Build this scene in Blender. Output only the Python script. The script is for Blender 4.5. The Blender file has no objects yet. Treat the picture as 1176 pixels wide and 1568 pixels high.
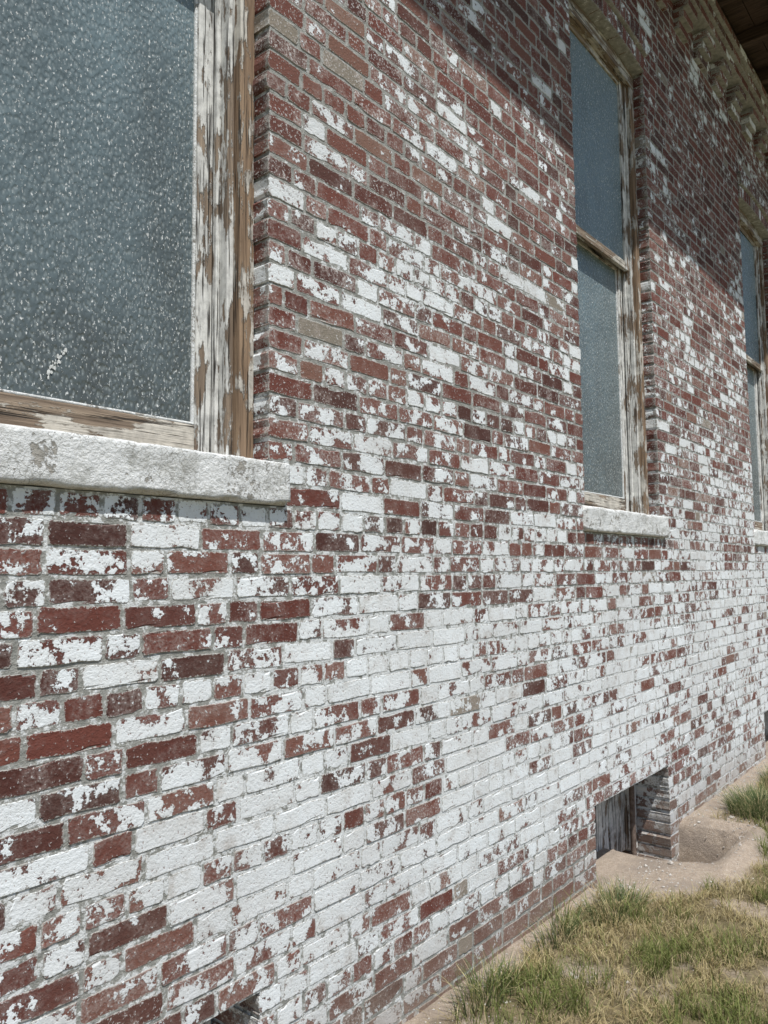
import bpy, math, random
import numpy as np
from mathutils import Matrix, Vector
random.seed(7); RS=np.random.RandomState(11)
scene=bpy.context.scene
COL=scene.collection

# ------------------------------------------------------------------ helpers
def vnoise(x,y,seed=0):
    x=np.asarray(x,float); y=np.asarray(y,float)
    xi=np.floor(x).astype(np.int64); yi=np.floor(y).astype(np.int64)
    xf=x-xi; yf=y-yi
    def h(a,b):
        n=(a*374761393+b*668265263+seed*1442695041)&0x7fffffff
        n=((n^(n>>13))*1274126177)&0x7fffffff
        return ((n^(n>>16))&0xffff)/65535.0
    u=xf*xf*(3-2*xf); v=yf*yf*(3-2*yf)
    return (h(xi,yi)*(1-u)+h(xi+1,yi)*u)*(1-v)+(h(xi,yi+1)*(1-u)+h(xi+1,yi+1)*u)*v
def fbm(x,y,seed=0,o=4):
    s=0;a=.5;t=0
    for i in range(o):
        s=s+a*vnoise(np.asarray(x)*2**i,np.asarray(y)*2**i,seed+i*17); t+=a; a*=.5
    return s/t

def mesh_np(name,V,quads=None,tris=None,mat=None,parent=None,attrs=None,smooth=False):
    me=bpy.data.meshes.new(name)
    nq=0 if quads is None else len(quads); ntr=0 if tris is None else len(tris)
    me.vertices.add(len(V)); me.vertices.foreach_set("co",np.asarray(V,np.float32).ravel())
    loops=[];starts=[];tot=0
    if nq: loops.append(np.asarray(quads,np.int32).ravel()); starts.append(np.arange(nq)*4); tot=nq*4
    if ntr: loops.append(np.asarray(tris,np.int32).ravel()); starts.append(tot+np.arange(ntr)*3)
    L=np.concatenate(loops); S=np.concatenate(starts).astype(np.int32)
    me.loops.add(len(L)); me.loops.foreach_set("vertex_index",L)
    me.polygons.add(len(S)); me.polygons.foreach_set("loop_start",S)
    me.update(calc_edges=True); me.validate()
    if attrs:
        for k,(typ,arr) in attrs.items():
            a=me.attributes.new(k,typ,'POINT')
            if typ=='FLOAT': a.data.foreach_set("value",np.asarray(arr,np.float32).ravel())
            else: a.data.foreach_set("color",np.asarray(arr,np.float32).ravel())
    me.polygons.foreach_set("use_smooth",np.full(len(S),bool(smooth)))
    ob=bpy.data.objects.new(name,me); COL.objects.link(ob)
    if mat: me.materials.append(mat)
    if parent: ob.parent=parent
    return ob

def box_geo(x0,x1,y0,y1,z0,z1):
    v=[(x0,y0,z0),(x1,y0,z0),(x1,y1,z0),(x0,y1,z0),(x0,y0,z1),(x1,y0,z1),(x1,y1,z1),(x0,y1,z1)]
    f=[(0,3,2,1),(4,5,6,7),(0,1,5,4),(1,2,6,5),(2,3,7,6),(3,0,4,7)]
    return v,f
def boxes(name,lst,mat,parent,bevel=0.003):
    V=[];F=[]
    for b in lst:
        v,f=box_geo(*b); o=len(V); V+=v; F+=[tuple(i+o for i in q) for q in f]
    ob=mesh_np(name,V,quads=F,mat=mat,parent=parent)
    if bevel:
        m=ob.modifiers.new("bev",'BEVEL'); m.width=bevel; m.segments=2; m.limit_method='ANGLE'
    return ob

class G:
    def __init__(s,name):
        s.m=bpy.data.materials.new(name); s.m.use_nodes=True; s.t=s.m.node_tree
        s.b=s.t.nodes["Principled BSDF"]; s.out=s.t.nodes["Material Output"]
    def n(s,typ,**p):
        nd=s.t.nodes.new(typ)
        for k,v in p.items(): setattr(nd,k,v)
        return nd
    def set(s,sock,v):
        if isinstance(v,bpy.types.NodeSocket): s.t.links.new(v,sock)
        elif v is not None:
            if isinstance(v,tuple) and len(v)==3 and sock.type=='RGBA': v=(*v,1)
            sock.default_value=v
    def math(s,op,a,b=None,c=None,clamp=False):
        nd=s.n("ShaderNodeMath",operation=op,use_clamp=clamp)
        s.set(nd.inputs[0],a)
        if b is not None: s.set(nd.inputs[1],b)
        if c is not None: s.set(nd.inputs[2],c)
        return nd.outputs[0]
    def mix(s,f,a,b,bt='MIX'):
        nd=s.n("ShaderNodeMix",data_type='RGBA',blend_type=bt)
        s.set(nd.inputs[0],f); s.set(nd.inputs[6],a); s.set(nd.inputs[7],b)
        return nd.outputs[2]
    def pos(s,scale=None,off=None):
        g=s.n("ShaderNodeNewGeometry").outputs["Position"]
        if scale is None: return g
        m=s.n("ShaderNodeMapping"); s.set(m.inputs[0],g); m.inputs["Scale"].default_value=scale
        if off: m.inputs["Location"].default_value=off
        return m.outputs[0]
    def noise(s,vec,scale,detail=5,rough=.55,w=None,dist=0):
        nd=s.n("ShaderNodeTexNoise")
        if w is not None:
            nd.noise_dimensions='4D'; s.set(nd.inputs["W"],w)
        s.set(nd.inputs["Vector"],vec); nd.inputs["Scale"].default_value=scale
        nd.inputs["Detail"].default_value=detail; nd.inputs["Roughness"].default_value=rough
        nd.inputs["Distortion"].default_value=dist
        return nd.outputs[0]
    def attr(s,name):
        return s.n("ShaderNodeAttribute",attribute_name=name)
    def sep(s,v):
        nd=s.n("ShaderNodeSeparateXYZ"); s.set(nd.inputs[0],v); return nd.outputs
    def ramp(s,f,pts):
        nd=s.n("ShaderNodeValToRGB"); e=nd.color_ramp.elements
        while len(e)<len(pts): e.new(.5)
        for i,(p,c) in enumerate(pts):
            e[i].position=p; e[i].color=(c,c,c,1) if not isinstance(c,tuple) else (*c,1)
        s.set(nd.inputs[0],f); return nd.outputs[0]
    def step(s,v,thr,k):   # sharp clamp
        d=s.math('SUBTRACT',v,thr); return s.math('MULTIPLY_ADD',d,k,.5,clamp=True)
    def bump(s,h,dist,strength=1,normal=None):
        nd=s.n("ShaderNodeBump"); nd.inputs["Distance"].default_value=dist; nd.inputs["Strength"].default_value=strength
        s.set(nd.inputs["Height"],h)
        if normal: s.set(nd.inputs["Normal"],normal)
        return nd.outputs[0]
    def fin(s,color,rough=.9,normal=None,spec=.25):
        s.set(s.b.inputs["Base Color"],color); s.set(s.b.inputs["Roughness"],rough)
        s.b.inputs["Specular IOR Level"].default_value=spec
        if normal: s.set(s.b.inputs["Normal"],normal)
        return s.m

# paint coverage over the wall: (s, z, coverage, chalky wash)
CP=np.array([
 (-2,1,.55,.5),(-2,3,.4,.5),
 (.8,1.45,.42,.35),(1.4,1.45,.48,.4),(.8,1.0,.52,.4),(1.3,.9,.56,.5),(.8,.5,.56,.6),(1.3,.35,.54,.7),(1.0,.1,.42,.7),
 (1.75,1.7,.52,.5),(1.75,1.25,.62,.5),(1.9,.7,.68,.6),(1.9,.2,.48,.8),
 (2.5,1.6,.46,.5),(2.5,1.15,.65,.6),(2.6,.7,.73,.7),(2.6,.3,.60,.9),(2.6,.05,.34,.8),
 (3.4,1.6,.48,.6),(3.4,1.1,.65,.7),(3.4,.6,.72,.8),(3.4,.1,.42,.8),
 (1.7,2.0,.46,.7),(1.7,2.45,.42,.8),(1.65,2.9,.32,.95),(1.7,3.4,.22,1.),
 (2.4,2.1,.44,.6),(2.4,2.6,.51,.6),(2.4,3.1,.34,.9),(2.4,3.7,.26,.8),
 (3.2,2.1,.42,.6),(3.2,2.7,.47,.6),(3.2,3.3,.28,.7),(3.2,4.0,.24,.5),(2.6,4.4,.24,.5),
 (4.1,1.5,.48,.6),(4.1,1.0,.67,.7),(4.1,.6,.72,.8),
 (5.2,.3,.56,.8),(5.2,.9,.72,.8),(5.2,1.5,.64,.7),(5.2,2.1,.40,.9),(5.2,2.8,.36,.9),(5.2,3.5,.28,.8),(5.2,4.2,.34,.5),(5.2,5,.30,.4),
 (6.3,.4,.60,.8),(6.3,1.1,.72,.8),(6.3,2.0,.48,.9),(6.3,2.9,.40,.9),(6.3,3.8,.30,.6),(6.3,4.8,.26,.4),
 (4.2,5.1,.28,.4),(8.5,1,.7,.8),(8.5,3,.4,.8),(8.5,5,.3,.5),(11,1,.7,.7),(11,4,.4,.6)])
def cover(x,z):
    x=np.asarray(x,float).ravel(); z=np.asarray(z,float).ravel()
    out=np.zeros((len(x),2)); wsum=np.zeros(len(x))
    for s,zz,c,wv in CP:
        w=1/(((x-s)/1.0)**2+((z-zz)/.6)**2+.02)**2
        out[:,0]+=w*c; out[:,1]+=w*wv; wsum+=w
    return out/wsum[:,None]

# ------------------------------------------------------------------ materials
def brick_mat():
    g=G("painted_brick"); P=g.pos()
    A=g.attr("rnd"); r=g.sep(A.outputs["Vector"]); alpha=A.outputs["Alpha"]  # r0=threshold r1=tone r2=seed a=wash
    ed=g.attr("ed").outputs["Fac"]
    w=g.math('MULTIPLY',r[2],37.0)
    n1=g.noise(P,12,7,.68,w=w)
    n2=g.noise(P,110,3,.7,w=w)
    n=g.math('ADD',g.math('MULTIPLY',n1,.83),g.math('MULTIPLY',n2,.17))
    edge=g.math('SUBTRACT',1.0,g.math('DIVIDE',ed,.010),clamp=True)
    thr=g.math('MULTIPLY_ADD',edge,.030,r[0])
    paint=g.step(n,thr,110)
    body=g.ramp(r[1],[(0,(.070,.031,.026)),(.3,(.122,.042,.033)),(.65,(.172,.057,.043)),(.88,(.200,.088,.066)),(.975,(.235,.14,.105)),(.985,(.27,.24,.195))])
    body=g.mix(g.math('MULTIPLY',g.step(n2,.5,4),.45),body,g.mix(.5,body,(.07,.035,.03)))
    wash=g.math('MULTIPLY',g.step(n1,g.math('SUBTRACT',thr,.085),9),g.math('MULTIPLY',alpha,.62))
    wash=g.math('MULTIPLY',wash,g.step(n2,.46,6))
    body=g.mix(wash,body,(.55,.48,.45))
    fleck=g.step(n2,g.math('MULTIPLY_ADD',alpha,-.10,.68),30)
    body=g.mix(g.math('MULTIPLY',fleck,.75),body,(.68,.67,.66))
    pc=g.ramp(n1,[(.36,(.57,.565,.55)),(.46,(.76,.795,.81)),(.60,(.82,.87,.90))])
    pc=g.mix(g.math('MULTIPLY',r[1],.20),pc,(.58,.57,.54))
    pits=g.step(n2,.372,30)
    pc=g.mix(g.math('MULTIPLY',g.math('SUBTRACT',1,pits),.75),pc,(.27,.19,.17))
    col=g.mix(paint,body,pc)
    em=g.math('ADD',g.math('DIVIDE',ed,.011),g.math('MULTIPLY_ADD',n2,2.6,-1.35))
    em=g.math('SUBTRACT',1,g.step(em,.10,6),clamp=True)
    col=g.mix(g.math('MULTIPLY',em,.85),col,(.42,.42,.395))
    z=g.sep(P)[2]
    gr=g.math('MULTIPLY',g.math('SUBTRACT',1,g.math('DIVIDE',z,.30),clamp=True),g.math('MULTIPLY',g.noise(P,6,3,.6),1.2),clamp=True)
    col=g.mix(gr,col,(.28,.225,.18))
    st=g.noise(g.pos((1.6,1,.9)),1,4,.6)   # broad weather stain
    col=g.mix(g.math('MULTIPLY',g.step(st,.54,5),.15),col,(.22,.17,.14))
    h=g.math('ADD',g.math('MULTIPLY',paint,.55),g.math('MULTIPLY',n2,.8))
    h=g.math('ADD',h,g.math('MULTIPLY',n1,.5))
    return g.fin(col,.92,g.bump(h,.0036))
def mortar_mat():
    g=G("mortar"); P=g.pos()
    n=g.noise(P,30,6,.68)
    col=g.mix(g.step(n,.5,4),(.25,.255,.235),(.43,.43,.405))
    cv=g.attr("cov").outputs["Fac"]
    p=g.step(n,g.math('MULTIPLY_ADD',cv,-.45,.745),25)
    col=g.mix(g.math('MULTIPLY',p,.85),col,(.73,.76,.77))
    h=g.math('ADD',n,g.math('MULTIPLY',g.noise(P,190,3,.7),.5))
    return g.fin(col,.95,g.bump(h,.006))
def wood_mat(name,axis,paint=(.74,.74,.71),woodc=((.13,.095,.07),(.38,.30,.225)),amt=.5):
    g=G(name); 
    sc=[70,70,70]; sc[axis]=3.0
    sp=[16,16,16]; sp[axis]=5
    P=g.pos(); Pg=g.pos(tuple(sc)); Pp=g.pos(tuple(sp))
    gr=g.noise(Pg,1,5,.65)
    col=g.ramp(gr,[(.3,woodc[0]),(.5,tuple((a+b)/2 for a,b in zip(*woodc))),(.68,woodc[1])])
    n=g.math('ADD',g.math('MULTIPLY',g.noise(Pp,1,7,.66),.75),g.math('MULTIPLY',gr,.25))
    p=g.step(n,1-amt*.98,34)
    pc=g.mix(g.step(g.noise(P,22,6,.65),.54,4),paint,tuple(c*.60 for c in paint))
    col=g.mix(p,col,pc)
    crack=g.step(g.noise(g.pos(tuple(x*1.7 if x>30 else x for x in sc)),1,3,.6),.39,16)
    col=g.mix(g.math('SUBTRACT',1,crack),col,(.05,.042,.035))
    h=g.math('ADD',g.math('MULTIPLY',p,.6),g.math('ADD',gr,g.math('MULTIPLY',crack,.8)))
    return g.fin(col,.85,g.bump(h,.005))
def stone_mat():
    g=G("painted_stone_sill"); P=g.pos()
    n=g.math('ADD',g.math('MULTIPLY',g.noise(P,9,7,.65),.7),g.math('MULTIPLY',g.noise(P,60,5,.65),.3))
    p=g.step(n,.415,40)
    base=g.mix(g.step(g.noise(P,26,6,.65),.5,4),(.32,.31,.28),(.46,.44,.40))
    pc=g.mix(g.step(g.noise(P,18,7,.68),.57,7),(.80,.82,.82),(.56,.57,.55))
    col=g.mix(p,base,pc)
    v=g.n("ShaderNodeTexVoronoi",feature='DISTANCE_TO_EDGE'); g.set(v.inputs["Vector"],P); v.inputs["Scale"].default_value=55
    ck=g.step(v.outputs[0],.035,25)
    ckm=g.math('MULTIPLY',g.math('SUBTRACT',1,ck),g.step(g.noise(P,7,3,.5),.50,8))
    col=g.mix(g.math('MULTIPLY',ckm,.6),col,(.26,.25,.22))
    h=g.math('ADD',g.math('MULTIPLY',p,.5),g.math('MULTIPLY',g.noise(P,90,6,.7),1.4))
    h=g.math('ADD',h,g.math('MULTIPLY',g.noise(P,14,4,.5),1.6))
    return g.fin(col,.85,g.bump(h,.006))
def glass_mat():
    g=G("pebbled_glass"); P=g.pos((1,1,.6))
    Pd=g.n("ShaderNodeVectorMath",operation='MULTIPLY_ADD')
    nz=g.n("ShaderNodeTexNoise"); g.set(nz.inputs["Vector"],P); nz.inputs["Scale"].default_value=60; nz.inputs["Detail"].default_value=2
    g.set(Pd.inputs[0],nz.outputs["Color"]); Pd.inputs[1].default_value=(.010,.010,.010); g.set(Pd.inputs[2],P)
    v=g.n("ShaderNodeTexVoronoi",feature='SMOOTH_F1'); g.set(v.inputs["Vector"],Pd.outputs[0]); v.inputs["Scale"].default_value=98
    v.inputs["Smoothness"].default_value=.5
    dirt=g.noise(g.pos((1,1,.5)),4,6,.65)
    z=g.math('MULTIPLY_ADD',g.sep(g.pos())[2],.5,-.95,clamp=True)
    dirt_sky=g.math('ADD',g.math('MULTIPLY',dirt,.6),g.math('MULTIPLY',z,.45))  # dirt noise plus painted sky reflection, bluer and lighter towards the top
    c=g.ramp(dirt_sky,[(.25,(.075,.085,.082)),(.75,(.19,.26,.285))])
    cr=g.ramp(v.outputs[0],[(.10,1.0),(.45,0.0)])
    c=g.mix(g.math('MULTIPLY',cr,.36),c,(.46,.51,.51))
    sp=g.step(g.noise(P,150,3,.65),.635,30)
    c=g.mix(g.math('MULTIPLY',sp,.75),c,(.76,.78,.77))
    g.b.inputs["IOR"].default_value=1.5
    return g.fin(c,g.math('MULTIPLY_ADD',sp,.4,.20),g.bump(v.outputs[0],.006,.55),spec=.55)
def simple(name,c1,c2,scale=20,rough=.9,bd=.004):
    g=G(name); P=g.pos(); n=g.noise(P,scale,8,.65)
    return g.fin(g.mix(g.step(n,.5,3.5),c1,c2),rough,g.bump(n,bd))
M_BRICK=brick_mat(); M_MORT=mortar_mat()
M_WV=wood_mat("weathered_wood_vertical",2,amt=.545); M_WH=wood_mat("weathered_wood_horizontal",0,paint=(.58,.545,.48),amt=.51)
M_WT=wood_mat("bare_tan_wood_vertical",2,paint=(.64,.61,.55),woodc=((.13,.085,.055),(.38,.27,.18)),amt=.49)
M_SILL=stone_mat(); M_GLASS=glass_mat()
M_DARKW=wood_mat("dark_eave_wood",1,paint=(.20,.15,.12),woodc=((.035,.022,.017),(.11,.075,.055)),amt=.35)
M_PLAIN=simple("plain_brick_far_wall",(.20,.07,.05),(.30,.16,.13),8)
M_ROOF=simple("roof_shingles",(.06,.055,.05),(.12,.11,.10),30)
M_INT=simple("dark_interior",(.02,.02,.02),(.04,.04,.04),8)
M_SCR=simple("dried_paint_smear",(.5,.52,.5),(.70,.72,.71),60)
M_GRAV=simple("pale_gravel",(.30,.27,.24),(.60,.58,.54),40)
M_PIPE=simple("rusty_pipe",(.10,.07,.055),(.22,.17,.14),40)

# ------------------------------------------------------------------ building
bld=bpy.data.objects.new("brick_building",None); COL.objects.link(bld)
C=.0677; ZS=1.715; SILLTOP=ZS+2*C; HW=.52
CEN=[-2.2,.99,4.17,7.37,10.55]
XA,XB=-3.6,12.8
ZSPR=4.70; RISE=.035; R=(HW*HW+RISE*RISE)/(2*RISE); ZC=ZSPR+RISE-R; TH=.215; PHI=math.asin(HW/R)
BTOP=ZS-round((ZS-.37)/C)*C
K0=-int(math.ceil((ZS+.2)/C)); KC=54; K1=KC+3
def hole_half(z):
    if z<ZSPR: return HW
    if z<ZC+(R+TH)*math.cos(PHI): return HW+(z-ZSPR)*math.tan(PHI)
    q=(R+TH)**2-(z-ZC)**2
    return math.sqrt(q) if q>0 else 0
bricks=[]
mort=[]
def brick(x,z,L,H,yf=0.,back=.02,ang=0.,bias=0.):
    bricks.append((x,z,ang,L,H,yf,back,bias))
J=.0098
for k in range(K0,K1):
    z0=ZS+k*C; zm=z0+C/2
    holes=[]
    for c in CEN:
        if zm<BTOP: holes.append((c-HW,c+HW-.03,'b'))
        elif k in(0,1): holes.append((c-HW-.03,c+HW+.075,'s'))
        elif zm>SILLTOP:
            h=hole_half(zm)
            if h>.1: holes.append((c-h,c+h,'w' if zm<ZSPR else 'a'))
    segs=[];cur=XA;kl=None
    for a,b,t in holes:
        segs.append((cur,a,kl,t)); cur=b; kl=t
    segs.append((cur,XB,kl,None))
    kk=k%7
    typ='H' if kk==6 else ('F' if kk in(1,4) else 'S')
    ph=((k*3)%4)*.053+random.uniform(-.03,.03)
    xs=[XA-.3+ph]; i=0
    while xs[-1]<XB+.3:
        if typ=='H': l=.1065
        elif typ=='F': l=.213 if i%2 else .1065
        else: l=.213 if random.random()>.24 else .1065
        xs.append(xs[-1]+l+random.uniform(-.006,.006)); i+=1
    for a,b,tl,tr in segs:
        mort.append((a+(.010 if tl in('w','b') else 0),b-(.010 if tr in('w','b') else 0),z0,z0+C))
        cuts=[a]+[x for x in xs if a+.055<x<b-.055]+[b]
        for j in range(len(cuts)-1):
            l0,l1=cuts[j],cuts[j+1]
            jj=J+random.uniform(-.002,.003)
            ja=0 if (j==0 and tl) else jj/2; jb=0 if (j==len(cuts)-2 and tr) else jj/2
            back=.02
            yf=max(-.0010,min(.0008,random.gauss(0,.0006)))
            if (j==0 and tl in('w','b')) or (j==len(cuts)-2 and tr in('w','b')):
                back=.075 if 'w' in (tl,tr) else .30
                e_=random.uniform(-.002,.008)
                if j==0 and tl in('w','b'): ja=e_
                else: jb=e_
            hh=C-J+random.uniform(-.003,.002)
            brick(l0+ja,z0+(C-hh)/2+random.uniform(-.0015,.0015),l1-l0-ja-jb,hh,yf=yf,back=back)
for c in CEN:
    nb=15
    for ring in range(2):
        r0=R+.004+ring*.108
        for i in range(nb):
            a0=-PHI+2*PHI*i/nb; da=2*PHI/nb
            am=a0+da/2; L=r0*da-.008; 
            px=c+math.sin(am)*r0-math.cos(am)*L/2; pz=ZC+math.cos(am)*r0+math.sin(am)*L/2
            brick(px,pz,L,.098,yf=-.012-.022*ring,back=.09,ang=-am,bias=.10)
corn=[]
zc0=ZS+KC*C
x=XA
while x<XB-.2:
    for r_,(pr) in enumerate((.035,.07,.105)):
        brick(x+J/2,zc0+r_*C+J/2,.205,C-J,yf=-pr,back=pr+.03); corn.append((x+.006,x+.208,-pr+.004,.02,zc0+r_*C+.003,zc0+(r_+1)*C-.001))
    x+=.426
for r_,pr in enumerate((.125,.15,.175)):
    z=zc0+(3+r_)*C; x=XA-(r_%2)*.1
    corn.append((XA,XB,-pr+.004,.02,z+.001,z+C-.001))
    while x<XB:
        brick(x+J/2,z+J/2,.2015,C-J,yf=-pr,back=pr+.03); x+=.213
Bk=np.array(bricks,float); 
vis=(Bk[:,0]>.4)&(Bk[:,0]<8.2)
def build_bricks(B,name,hi):
    N=len(B)
    if hi:
        ui=[(0,0),(0,.0015),(0,.009)]+[(f,0) for f in(.28,.5,.72)]+[(1,-.009),(1,-.0015),(1,0)]
        vi=[(0,0),(0,.0015),(0,.009),(.5,0),(1,-.009),(1,-.0015),(1,0)]
    else:
        ui=[(0,0),(0,.0015),(0,.012),(1,-.012),(1,-.0015),(1,0)]
        vi=[(0,0),(0,.0015),(0,.012),(1,-.012),(1,-.0015),(1,0)]
    nu,nv=len(ui),len(vi)
    L=B[:,3][:,None,None]; H=B[:,4][:,None,None]
    U=np.array([a for a,b in ui])[None,:,None]*L+np.array([b for a,b in ui])[None,:,None]
    Vv=np.array([a for a,b in vi])[None,None,:]*H+np.array([b for a,b in vi])[None,None,:]
    U=np.broadcast_to(U,(N,nu,nv)).copy(); Vv=np.broadcast_to(Vv,(N,nu,nv)).copy()
    ed=np.minimum(np.minimum(U,L-U),np.minimum(Vv,H-Vv)); ed=np.clip(ed,0,None)
    D=np.where(ed<.0009,.0011,0.0)
    cx=np.minimum(U,L-U); cz=np.minimum(Vv,H-Vv)
    corner=(cx<.004)&(cz<.004)
    su=np.sign(L/2-U); sv=np.sign(H/2-Vv)
    rc=RS.uniform(0.2,1.0,(N,nu,nv))
    U+=np.where(corner,su*.0030*rc,0); Vv+=np.where(corner,sv*.0030*rc,0)
    wob=RS.normal(0,.0015,(N,nu,1))*np.ones((1,1,nv)); wob2=RS.normal(0,.0013,(N,1,nv))*np.ones((1,nu,1))
    nearv=(cz<.003); nearu=(cx<.003)
    Vv+=np.where(nearv,wob,0)+RS.normal(0,.0001,Vv.shape); U+=np.where(nearu,wob2,0)+RS.normal(0,.0001,U.shape)
    D+=np.where(ed>.003,RS.normal(0,.00012,D.shape),0)
    tilt=np.clip(RS.normal(0,.0007,(N,1,1)),-.0012,.0012)*(Vv/H-.5)+np.clip(RS.normal(0,.0008,(N,1,1)),-.0012,.0012)*(U/L-.5)
    D+=tilt
    ch=(RS.rand(N,nu,nv)<.06)&(ed<.0025)
    D+=np.where(ch,.0025,0); Vv+=np.where(ch,sv*.0025,0)
    per=[(i,0) for i in range(nu)]+[(nu-1,j) for j in range(1,nv)]+[(i,nv-1) for i in range(nu-2,-1,-1)]+[(0,j) for j in range(nv-2,0,-1)]
    pi=np.array([p[0] for p in per]); pj=np.array([p[1] for p in per]); npz=len(per)
    Us=U[:,pi,pj]; Vs=Vv[:,pi,pj]; Ds=np.broadcast_to(B[:,6][:,None],(N,npz))
    u=np.concatenate([U.reshape(N,-1),Us],1); v=np.concatenate([Vv.reshape(N,-1),Vs],1); d=np.concatenate([D.reshape(N,-1),Ds],1)
    e=np.concatenate([ed.reshape(N,-1),np.full((N,npz),.010)],1)
    ca=np.cos(B[:,2])[:,None]; sa=np.sin(B[:,2])[:,None]
    X=B[:,0][:,None]+u*ca-v*sa; Z=B[:,1][:,None]+u*sa+v*ca; Y=B[:,5][:,None]+d
    V=np.stack([X,Y,Z],-1).reshape(-1,3)
    q=[]
    for i in range(nu-1):
        for j in range(nv-1):
            q.append((i*nv+j,(i+1)*nv+j,(i+1)*nv+j+1,i*nv+j+1))
    o=nu*nv
    for m in range(npz):
        m2=(m+1)%npz
        q.append((per[m][0]*nv+per[m][1],o+m,o+m2,per[m2][0]*nv+per[m2][1]))
    q=np.array(q); nvt=nu*nv+npz
    Q=(q[None]+(np.arange(N)*nvt)[:,None,None]).reshape(-1,4)
    rn=np.random.RandomState(5 if hi else 6).rand(N,4)
    xc=B[:,0]+B[:,3]/2; zc=B[:,1]+.03
    cv=cover(xc,zc)
    patch=(fbm(xc*1.9,zc*2.6,21,3)-.5)*.45
    cov=cv[:,0]+patch+B[:,7]
    bias=np.random.RandomState(9 if hi else 10).normal(0,1,N)*.055
    rn[:,0]=.506+(.5-cov)*.36+bias
    rn[:,3]=np.clip(cv[:,1]*(.35+.9*rn[:,3]),0,1)
    tn=rn[:,1].copy()
    rn[:,1]=np.where(tn>.99,1.0,np.clip(tn*.9+.25*(cv[:,1]-.55),0,.96))
    att=np.repeat(rn,nvt,0)
    return mesh_np(name,V,quads=Q,mat=M_BRICK,parent=bld,attrs={"rnd":('FLOAT_COLOR',att),"ed":('FLOAT',e.ravel())},smooth=False)
build_bricks(Bk[vis],"front_wall_bricks",True)
build_bricks(Bk[~vis],"front_wall_outer_bricks",False)
V=[];Q=[]
MY=.0016
def quad(a,b,c,d):
    o=len(V); V.extend([a,b,c,d]); Q.append((o,o+1,o+2,o+3))
for a,b,z0,z1 in mort:
    nseg=max(1,int((b-a)/.25))
    for i in range(nseg):
        x0=a+(b-a)*i/nseg; x1=a+(b-a)*(i+1)/nseg
        quad((x0,MY,z0),(x1,MY,z0),(x1,MY,z1),(x0,MY,z1))
for c in CEN:
    for s,xx in((-1,c-HW-.010),(1,c+HW+.010)):
        quad((xx,MY,SILLTOP),(xx,.08,SILLTOP),(xx,.08,ZSPR+.1),(xx,MY,ZSPR+.1))
        x2=xx if s<0 else xx-.03
        quad((x2,MY,-.2),(x2,.32,-.2),(x2,.32,BTOP),(x2,MY,BTOP))
    quad((c-HW,MY,BTOP+.003),(c+HW,MY,BTOP+.003),(c+HW,.32,BTOP+.003),(c-HW,.32,BTOP+.003))
    n=16
    for i in range(n):
        a0=-PHI+2*PHI*i/n;a1=-PHI+2*PHI*(i+1)/n
        p=lambda a,r,y:(c+math.sin(a)*r,y,ZC+math.cos(a)*r)
        for (ra,rb,yy) in((R+.002,R+.109,-.008),(R+.109,R+TH,-.030)):
            quad(p(a0,ra,yy),p(a1,ra,yy),p(a1,rb,yy),p(a0,rb,yy))
            quad(p(a0,ra,yy),p(a1,ra,yy),p(a1,ra,.09),p(a0,ra,.09))
            quad(p(a0,rb,yy),p(a1,rb,yy),p(a1,rb,.01),p(a0,rb,.01))
Va=np.array(V); cvm=cover(Va[:,0],Va[:,2])[:,0]+(fbm(Va[:,0]*1.9,Va[:,2]*2.6,21,3)-.5)*.4
mesh_np("front_wall_mortar",V,quads=Q,mat=M_MORT,parent=bld,attrs={"cov":('FLOAT',cvm)})
boxes("cornice_mortar",corn,M_MORT,bld,bevel=0)
core=[]
zt=zc0+6*C
prev=XA
for c in CEN:
    core.append((prev,c-HW-.012,.045,.33,-.25,zt)); prev=c+HW+.012
core.append((prev,XB,.045,.33,-.25,zt))
for c in CEN:
    core.append((c-HW-.011,c+HW+.011,.045,.33,BTOP+.006,ZS+.01))
    core.append((c-HW-.011,c+HW+.011,.10,.33,ZSPR+RISE+.02,zt))
boxes("wall_core",core,M_MORT,bld,bevel=0)
DEP=8.0
boxes("side_and_rear_walls",[(XA-.001,XA+.3,.332,DEP,-.25,zt),(XB-.3,XB+.001,.332,DEP,-.25,zt),(XA+.3,XB-.3,DEP-.3,DEP,-.25,zt)],M_PLAIN,bld,bevel=0)
boxes("interior_floor",[(XA+.3,XB-.3,.96,DEP-.3,1.0,1.1),(XA+.31,XB-.31,.9,.95,-.2,zt)],M_INT,bld,bevel=0)
OV=.87
raft=[];x=XA-.3
while x<XB+.4:
    raft.append((x,x+.07,-OV+.03,.0,zt+.012,zt+.12)); x+=.61
boxes("rafter_tails",raft,M_DARKW,bld,.006)
boxes("soffit_boards",[(XA-.4,XB+.4,-OV+.012+i*.145,-OV+.012+i*.145+.141,zt+.122,zt+.145) for i in range(6)],M_DARKW,bld,.003)
boxes("fascia",[(XA-.4,XB+.4,-OV-.02,-OV+.01,zt+.05,zt+.20)],M_DARKW,bld,.004)
boxes("wall_plate",[(XA,XB,-.12,.3,zt+.002,zt+.010)],M_DARKW,bld,0)
ym=DEP/2; zr=zt+.15; zp=zr+1.9
mesh_np("roof",[(XA-.4,-OV-.03,zr+.05),(XB+.4,-OV-.03,zr+.05),(XB+.4,ym,zp),(XA-.4,ym,zp),(XA-.4,DEP+.5,zr+.05),(XB+.4,DEP+.5,zr+.05)],
        quads=[(0,1,2,3),(3,2,5,4)],mat=M_ROOF,parent=bld)
mesh_np("gable_ends",[(XA,0,zt),(XA,DEP,zt),(XA,ym,zp-.05),(XB,0,zt),(XB,DEP,zt),(XB,ym,zp-.05)],tris=[(0,1,2),(3,5,4)],mat=M_PLAIN,parent=bld)

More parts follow.
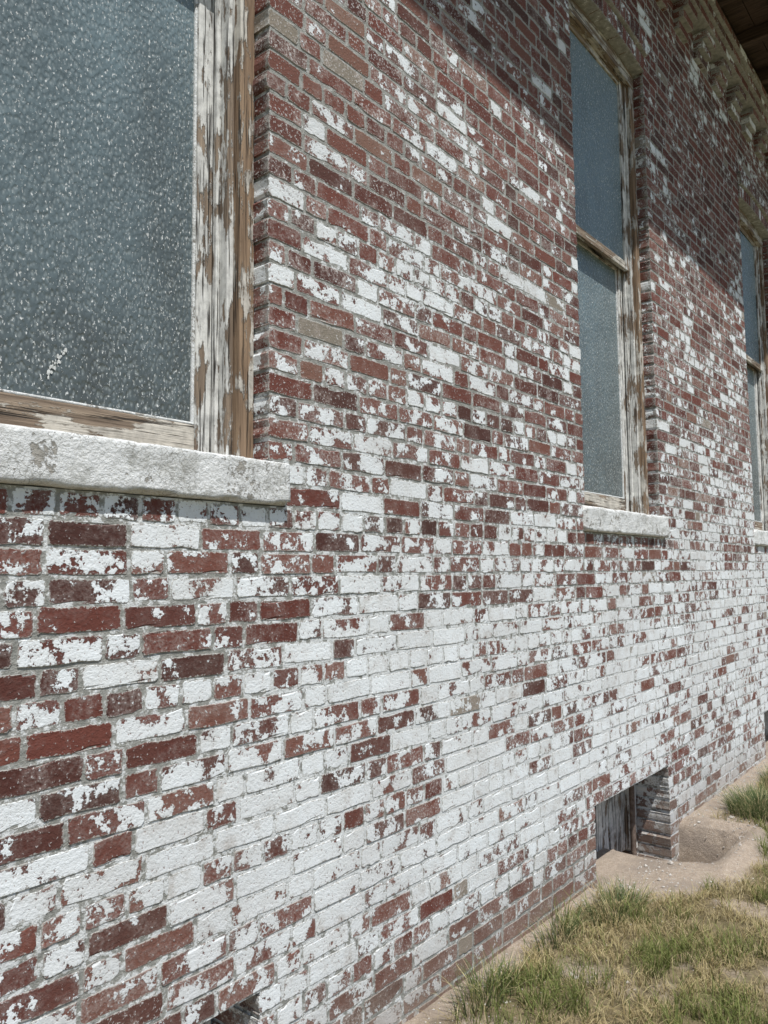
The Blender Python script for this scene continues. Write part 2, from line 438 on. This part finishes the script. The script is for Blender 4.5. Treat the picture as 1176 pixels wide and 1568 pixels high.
def sill(c):
    x0,x1=c-HW-.03+.001,c+HW+.07; y0,y1=-.026,.19; z0,z1=ZS+.003,SILLTOP-.002
    nx,nz=110,14
    V=[];Q=[]
    cs=[]
    for j in range(nz+1): cs.append((y0,z0+(z1-z0)*j/nz))
    for j in range(1,9): cs.append((y0+(y1-y0)*j/8,z1))
    for j in range(1,5): cs.append((y1,z1+(z0-z1)*j/4))
    for j in range(1,8): cs.append((y1+(y0-y1)*j/8,z0))
    m=len(cs)
    for i in range(nx+1):
        x=x0+(x1-x0)*i/nx
        for (y,z) in cs:
            n=fbm(x*9+c,z*12,3,4)-.5; n2=fbm(x*30+c,y*20+z*30,9,3)-.5
            dy=n*.010+n2*.004; dz=(fbm(x*11+c,y*8+z*7+5,31,4)-.5)*.008
            er=.0
            if y==y0 and (z==z0 or z==z1): er=.003+max(0,(fbm(x*14,z*3,77,3)-.55))*.04
            V.append((x+(fbm(y*30,z*30,4,2)-.5)*.006*(i in(0,nx)),y+dy+er,z+dz*(.6 if z in(z0,z1) else .3)-(er if z==z1 else -er if z==z0 else 0)))
    for i in range(nx):
        for j in range(m):
            a=i*m+j;b=i*m+(j+1)%m; Q.append((a,a+m,b+m,b))
    T=[]
    for i in(0,nx):
        ci=len(V); V.append((x0 if i==0 else x1,(y0+y1)/2,(z0+z1)/2))
        for j in range(m):
            a=i*m+j;b=i*m+(j+1)%m; T.append((ci,a,b) if i==0 else (ci,b,a))
    mesh_np("stone_window_sill",V,quads=Q,tris=T,mat=M_SILL,parent=bld,smooth=True)
def arch_strip(c,hw,y0,y1,thick,mat,name,parent):
    n=16;V=[];Q=[]
    for i in range(n+1):
        x=-hw+2*hw*i/n
        zt_=ZC+math.sqrt(R*R-x*x)-.003
        zb=zt_-thick
        V+=[(c+x,y0,zb),(c+x,y0,zt_),(c+x,y1,zt_),(c+x,y1,zb)]
    for i in range(n):
        o=i*4
        for j in range(4):
            Q.append((o+j,o+4+j,o+4+(j+1)%4,o+(j+1)%4))
    Q+= [(0,1,2,3),(n*4,n*4+3,n*4+2,n*4+1)]
    return mesh_np(name,V,quads=Q,mat=mat,parent=parent)
ZM=3.42
for c in CEN:
    sill(c)
    L0,R0=c-HW,c+HW
    zb=SILLTOP
    boxes("window_casing",[(L0-.006,L0+.052,.066,.22,zb,ZSPR+.005),(R0-.052,R0+.006,.066,.22,zb,ZSPR+.005)],M_WT,bld,.004)
    boxes("inner_casing",[(L0+.0535,L0+.078,.092,.22,zb,ZSPR+.005),(R0-.078,R0-.0535,.092,.22,zb,ZSPR+.005)],M_WV,bld,.003)
    boxes("window_stops",[(L0+.078,L0+.092,.128,.146,zb,ZSPR),(R0-.092,R0-.078,.128,.146,zb,ZSPR)],M_WV,bld,.0025)
    arch_strip(c,HW-.002,.062,.22,.09,M_WH,"window_head",bld)
    li,ri=L0+.082,R0-.082
    boxes("lower_sash_stiles",[(li,li+.060,.154,.186,zb+.02,ZM+.02),(ri-.060,ri,.154,.186,zb+.02,ZM+.02)],M_WV,bld,.004)
    boxes("lower_sash_rails",[(li+.060,ri-.060,.157,.186,zb+.02,zb+.105),(li+.060,ri-.060,.157,.186,ZM-.025,ZM+.02)],M_WH,bld,.004)
    boxes("glazing_putty",[(li+.060,li+.069,.160,.172,zb+.105,ZM-.025),(ri-.069,ri-.060,.160,.172,zb+.105,ZM-.025),(li+.069,ri-.069,.160,.172,zb+.105,zb+.113)],M_SILL,bld,.003)
    boxes("upper_sash_stiles",[(li,li+.055,.102,.127,ZM-.03,ZSPR-.02),(ri-.055,ri,.102,.127,ZM-.03,ZSPR-.02)],M_WV,bld,.004)
    boxes("upper_sash_rails",[(li+.055,ri-.055,.104,.127,ZM-.03,ZM+.022),(li+.055,ri-.055,.104,.127,ZSPR-.10,ZSPR-.02)],M_WH,bld,.004)
    boxes("wooden_subsill",[(L0+.078,R0-.078,.105,.22,zb-.01,zb+.019)],M_WH,bld,.004)
    mesh_np("lower_glass_pane",[(li+.05,.168,zb+.09),(ri-.05,.168,zb+.09),(ri-.05,.168,ZM),(li+.05,.168,ZM)],quads=[(0,1,2,3)],mat=M_GLASS,parent=bld)
    mesh_np("upper_glass_pane",[(li+.045,.116,ZM),(ri-.045,.116,ZM),(ri-.045,.116,ZSPR-.05),(li+.045,.116,ZSPR-.05)],quads=[(0,1,2,3)],mat=M_GLASS,parent=bld)
    r0=R0-.03
    boxes("basement_window_frame",[(L0+.002,L0+.07,.20,.26,-.15,BTOP-.002),(r0-.07,r0-.002,.20,.26,-.15,BTOP-.002),(L0+.07,r0-.07,.20,.26,BTOP-.07,BTOP-.002),
        (c-.05,c+.02,.215,.262,-.15,BTOP-.07)],M_WV,bld,.004)
    boxes("basement_window_boards",[(L0+.07,c-.05,.245,.265,-.15,BTOP-.07),(c+.02,c+.19,.25,.27,-.15,BTOP-.07),(c+.196,r0-.07,.246,.27,-.15,BTOP-.07)],M_WV,bld,.003)
    V=[];Q=[]
    for zz in(-.3,BTOP-.004):
        for j in range(12): V.append((c+.30+math.cos(j*math.pi/6)*.016,.15+math.sin(j*math.pi/6)*.016,zz))
    for j in range(12): Q.append((j,(j+1)%12,12+(j+1)%12,12+j))
    mesh_np("drain_pipe",V,quads=Q,mat=M_PIPE,parent=bld,smooth=True)
V=[];T=[]
for i in range(34):
    t=random.random(); px=.925+t*.045+random.gauss(0,.003); pz=2.02+t*.080+random.gauss(0,.004); s=random.uniform(.0015,.0045)
    o=len(V)
    m=6
    V.append((px,.1655,pz))
    for j in range(m):
        a=j/m*2*math.pi; rr=s*random.uniform(.5,1.3); V.append((px+math.cos(a)*rr,.1657,pz+math.sin(a)*rr*1.6))
    for j in range(m): T.append((o,o+1+j,o+1+(j+1)%m))
mesh_np("paint_smear_on_glass",V,tris=T,mat=M_SCR,parent=bld)

# ------------------------------------------------------------------ ground
def ss(a,b,x): 
    t=np.clip((x-a)/(b-a),0,1); return t*t*(3-2*t)
def dirtmask(X,Y):
    nn=(fbm(X*5,Y*5,41,4)-.5)
    w=.085+.12*ss(4.6,5.4,X)
    d=ss(-.05,.05,(Y+w)+nn*.14)
    e=np.sqrt(((X-4.33)/.72)**2+((Y+.12)/.47)**2)
    d2=1-ss(.85,1.12,e+nn*.5)
    bare=ss(.54,.69,fbm(X*3.2,Y*3.2,90,4))*.8
    return np.clip(np.maximum(np.maximum(d,d2),bare*ss(-.05,-.2,Y)),0,1)
def height(X,Y):
    sl=ss(3.55,3.65,X)*(1-ss(4.75,4.85,X))*ss(-.55,-.45,Y)
    h=(fbm(X*1.7,Y*1.7,8,3)-.5)*.045*ss(0,-.4,Y)*(1-sl)+(fbm(X*11,Y*11,12,3)-.5)*.016*(1-.6*sl)
    nn=(fbm(X*6,Y*6,61,3)-.5)*.05
    pit=np.minimum(np.minimum(X-4.22,4.80-X),Y+.36)+nn
    h=h-.30*ss(-.006,.03,pit)
    h=h-.03*sl*ss(-.5,-.1,Y)
    rim=np.exp(-((Y+.45)/.05)**2)*ss(4.0,4.2,X)*(1-ss(4.8,4.95,X))+np.exp(-((X-4.88)/.04)**2)*ss(-.5,-.4,Y)*(1-ss(-.1,0,Y))
    h=h+rim*.03
    h=h+.015*ss(0,-.25,Y)
    return h
fx=np.arange(.8,9.5,.02); fy=np.arange(-2.6,.4,.02)
def ext(lo,hi,arr,st):
    a=[];x=arr[0];s=st
    while x>lo: s*=1.22; x-=s; a.append(x)
    b=[];x=arr[-1];s=st
    while x<hi: s*=1.22; x+=s; b.append(x)
    return np.concatenate([a[::-1],arr,b])
gx=ext(-900,900,fx,.02); gy=ext(-900,900,fy,.02)
X,Y=np.meshgrid(gx,gy,indexing='ij')
near=np.exp(-np.maximum(0,np.hypot(X-4,Y)-12)/10)
Zg=height(X,Y)*near
dm=dirtmask(X,Y)
nx_,ny_=X.shape
idx=np.arange(nx_*ny_).reshape(nx_,ny_)
Q=np.stack([idx[:-1,:-1],idx[1:,:-1],idx[1:,1:],idx[:-1,1:]],-1).reshape(-1,4)
g=G("ground_soil"); P=g.pos()
dA=g.attr("dirt").outputs["Fac"]
sand=g.mix(g.step(g.noise(P,35,6,.7),.5,4),(.43,.355,.285),(.32,.26,.205))
sand=g.mix(g.step(g.noise(P,160,3,.7),.60,12),sand,(.54,.48,.42))
sand=g.mix(g.step(g.noise(P,5,4,.6),.56,6),sand,(.31,.26,.215))
lawn=g.mix(g.step(g.noise(P,14,6,.7),.48,4),(.10,.08,.045),(.25,.20,.12))
far=g.math('MULTIPLY',g.math('ABSOLUTE',g.sep(P)[1]),.16,clamp=True)
lawn=g.mix(far,lawn,g.mix(g.step(g.noise(P,1.7,4,.6),.5,3),(.10,.12,.04),(.20,.18,.09)))
col=g.mix(dA,lawn,sand)
h=g.math('ADD',g.noise(P,45,6,.7),g.math('MULTIPLY',g.noise(P,220,3,.6),.5))
M_GR=g.fin(col,.97,g.bump(h,.012))
mesh_np("ground",np.stack([X,Y,Zg],-1).reshape(-1,3),quads=Q,mat=M_GR,attrs={"dirt":('FLOAT',dm)},smooth=True)

n=7000
gxp=RS.uniform(1.3,8.5,n); gyp=-np.abs(RS.normal(0,.32,n))-.012
kp=RS.rand(n)<np.clip(dirtmask(gxp,gyp)*.8+.15,0,1); gxp=gxp[kp];gyp=gyp[kp]; n=len(gxp)
base=np.array([(1,0,0),(0,1,0),(-1,0,0),(0,-1,0),(0,0,1),(0,0,-1)],float)
s=np.minimum(.0026*np.exp(RS.normal(0,.6,n)),.016)
Vg=base[None]*s[:,None,None]*RS.uniform(.6,1.35,(n,6,3))*np.array([1,1,.7])
a=RS.uniform(0,6.28,n); ca=np.cos(a)[:,None];sa=np.sin(a)[:,None]
Vx=Vg[...,0]*ca-Vg[...,1]*sa+gxp[:,None]; Vy=Vg[...,0]*sa+Vg[...,1]*ca+gyp[:,None]; Vz=Vg[...,2]+(height(gxp,gyp)+s*.3)[:,None]
tf=np.array([(0,1,4),(1,2,4),(2,3,4),(3,0,4),(1,0,5),(2,1,5),(3,2,5),(0,3,5)])
mesh_np("gravel",np.stack([Vx,Vy,Vz],-1).reshape(-1,3),tris=(tf[None]+(np.arange(n)*6)[:,None,None]).reshape(-1,3),mat=M_GRAV)

gm=G("grass_blades"); ga=gm.attr("gcol").outputs["Color"]
gm.fin(ga,.7,spec=.3)
tr=gm.n("ShaderNodeBsdfTranslucent"); gm.set(tr.inputs[0],ga)
ms=gm.n("ShaderNodeMixShader"); ms.inputs[0].default_value=.28
gm.t.links.new(gm.b.outputs[0],ms.inputs[1]); gm.t.links.new(tr.outputs[0],ms.inputs[2]); gm.t.links.new(ms.outputs[0],gm.out.inputs[0])
M_GRASS=gm.m
def blades(name,x,y,z,ln,wd,lean,az,col):
    N=len(x)
    segs=[0,.4,.75,1.0]; V=[];CC=[]
    px=np.cos(az);py=np.sin(az)
    tw=az+np.pi/2+RS.normal(0,.6,N); wx=np.cos(tw);wy=np.sin(tw)
    for i,s in enumerate(segs):
        b=lean*(s**1.7); hx=x+px*ln*b; hy=np.minimum(y+py*ln*b,-.003); hz=z+ln*s*np.sqrt(np.clip(1-(lean*.75*s)**2,.08,1))
        wv=wd*(1-s)**.6 if i<3 else 0
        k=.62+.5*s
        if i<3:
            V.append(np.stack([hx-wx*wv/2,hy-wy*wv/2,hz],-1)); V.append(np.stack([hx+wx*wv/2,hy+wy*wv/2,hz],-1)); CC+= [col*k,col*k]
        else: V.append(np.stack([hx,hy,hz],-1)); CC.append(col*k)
    V=np.stack(V,1); CC=np.stack(CC,1); 
    o=(np.arange(N)*7)[:,None,None]
    q=np.array([(0,1,3,2),(2,3,5,4)])[None]+o; t=np.array([(4,5,6)])[None]+o
    A=np.concatenate([CC.reshape(-1,3),np.ones((N*7,1))],1)
    return mesh_np(name,V.reshape(-1,3),quads=q.reshape(-1,4),tris=t.reshape(-1,3),mat=M_GRASS,attrs={"gcol":('FLOAT_COLOR',A)})
def scatter(n,x0,x1,y0,y1):
    return RS.uniform(x0,x1,n),RS.uniform(y0,y1,n)
def lawn_pts():
    a=scatter(200000,1.4,8.5,-1.6,-.01); b=scatter(60000,-2,12,-4,-1.6)
    x=np.concatenate([a[0],b[0]]); y=np.concatenate([a[1],b[1]])
    clump=fbm(x*13,y*13,70,3)
    keep=(RS.rand(len(x))<(1-dirtmask(x,y))*np.clip((clump-.33)*4.5,.12,1))
    return x[keep],y[keep]
x,y=lawn_pts(); N=len(x)
patch=fbm(x*3.6+2,y*3.6,55,4); dry=np.clip(ss(.37,.55,patch)*.72+.22,0,1)
isdry=RS.rand(N)<dry
nearwall=ss(-.30,-.02,y)
ln=np.where(isdry,RS.uniform(.02,.06,N),RS.uniform(.03,.10,N))*(1+nearwall*RS.uniform(0,.9,N))
tall=RS.rand(N)<.02; ln=np.where(tall,ln*1.7,ln)
g1=np.array([.11,.15,.038]);g2=np.array([.27,.295,.095]);d1=np.array([.60,.52,.30]);d2=np.array([.36,.28,.13])
t=RS.rand(N)[:,None]
col=np.where(isdry[:,None],d1*t+d2*(1-t),g1*t+g2*(1-t))
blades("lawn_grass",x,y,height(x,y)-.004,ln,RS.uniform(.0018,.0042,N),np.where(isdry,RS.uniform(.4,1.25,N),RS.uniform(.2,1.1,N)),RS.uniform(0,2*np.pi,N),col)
def tuft(name,cx,cy,rx,ry,n,l0,l1):
    a=RS.uniform(0,2*np.pi,n); r=np.sqrt(RS.rand(n))
    x=cx+np.cos(a)*r*rx; y=np.minimum(cy+np.sin(a)*r*ry,-.008)
    t=RS.rand(n)[:,None]; dd=RS.rand(n)<.22
    col=np.where(dd[:,None],d1,np.array([.085,.125,.045])*t+np.array([.16,.21,.085])*(1-t))
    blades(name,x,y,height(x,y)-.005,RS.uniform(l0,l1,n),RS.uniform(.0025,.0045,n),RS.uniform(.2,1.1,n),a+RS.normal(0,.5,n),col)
tuft("grass_tuft",5.30,-.32,.26,.16,1500,.06,.15)
tuft("grass_tuft",2.42,-.14,.18,.07,260,.05,.14)
tuft("grass_tuft",3.35,-.22,.22,.10,400,.05,.13)
tuft("grass_tuft",2.95,-.14,.2,.06,200,.05,.12)
tuft("grass_tuft",6.1,-.28,.3,.12,700,.05,.12)

# ------------------------------------------------------------------ light
sd=Vector((-.17,-.42,1)).normalized()
el=math.asin(sd.z); az=math.atan2(sd.x,sd.y)
w=bpy.data.worlds.new("World"); scene.world=w; w.use_nodes=True
nt=w.node_tree; bg=nt.nodes["Background"]
sk=nt.nodes.new("ShaderNodeTexSky"); sk.sky_type='NISHITA'; sk.sun_disc=False
sk.sun_elevation=el; sk.sun_rotation=az
nt.links.new(sk.outputs[0],bg.inputs[0]); bg.inputs[1].default_value=.095
sl=bpy.data.lights.new("sun",'SUN'); sl.energy=5; sl.angle=math.radians(.5); sl.color=(1,.97,.92)
so=bpy.data.objects.new("sun",sl); COL.objects.link(so)
so.rotation_euler=sd.to_track_quat('Z','Y').to_euler(); so.location=(0,-5,10)

# ------------------------------------------------------------------ camera
th=math.radians(39.7); pt=math.radians(4.65); ro=math.radians(.6)
f=Vector((math.cos(th)*math.cos(pt),math.sin(th)*math.cos(pt),math.sin(pt)))
r0=Vector((math.sin(th),-math.cos(th),0)); u0=r0.cross(f)
u=math.cos(ro)*u0+math.sin(ro)*r0; r=math.cos(ro)*r0-math.sin(ro)*u0
cd=bpy.data.cameras.new("camera"); co=bpy.data.objects.new("camera",cd); COL.objects.link(co)
co.matrix_world=Matrix(((r.x,u.x,-f.x,0),(r.y,u.y,-f.y,-1.7),(r.z,u.z,-f.z,1.51),(0,0,0,1)))
cd.sensor_fit='VERTICAL'; cd.sensor_height=24; cd.lens=18.03; cd.clip_end=3000; cd.clip_start=.05
scene.camera=co
scene.view_settings.view_transform='Standard'; scene.view_settings.look='None'; scene.view_settings.exposure=0
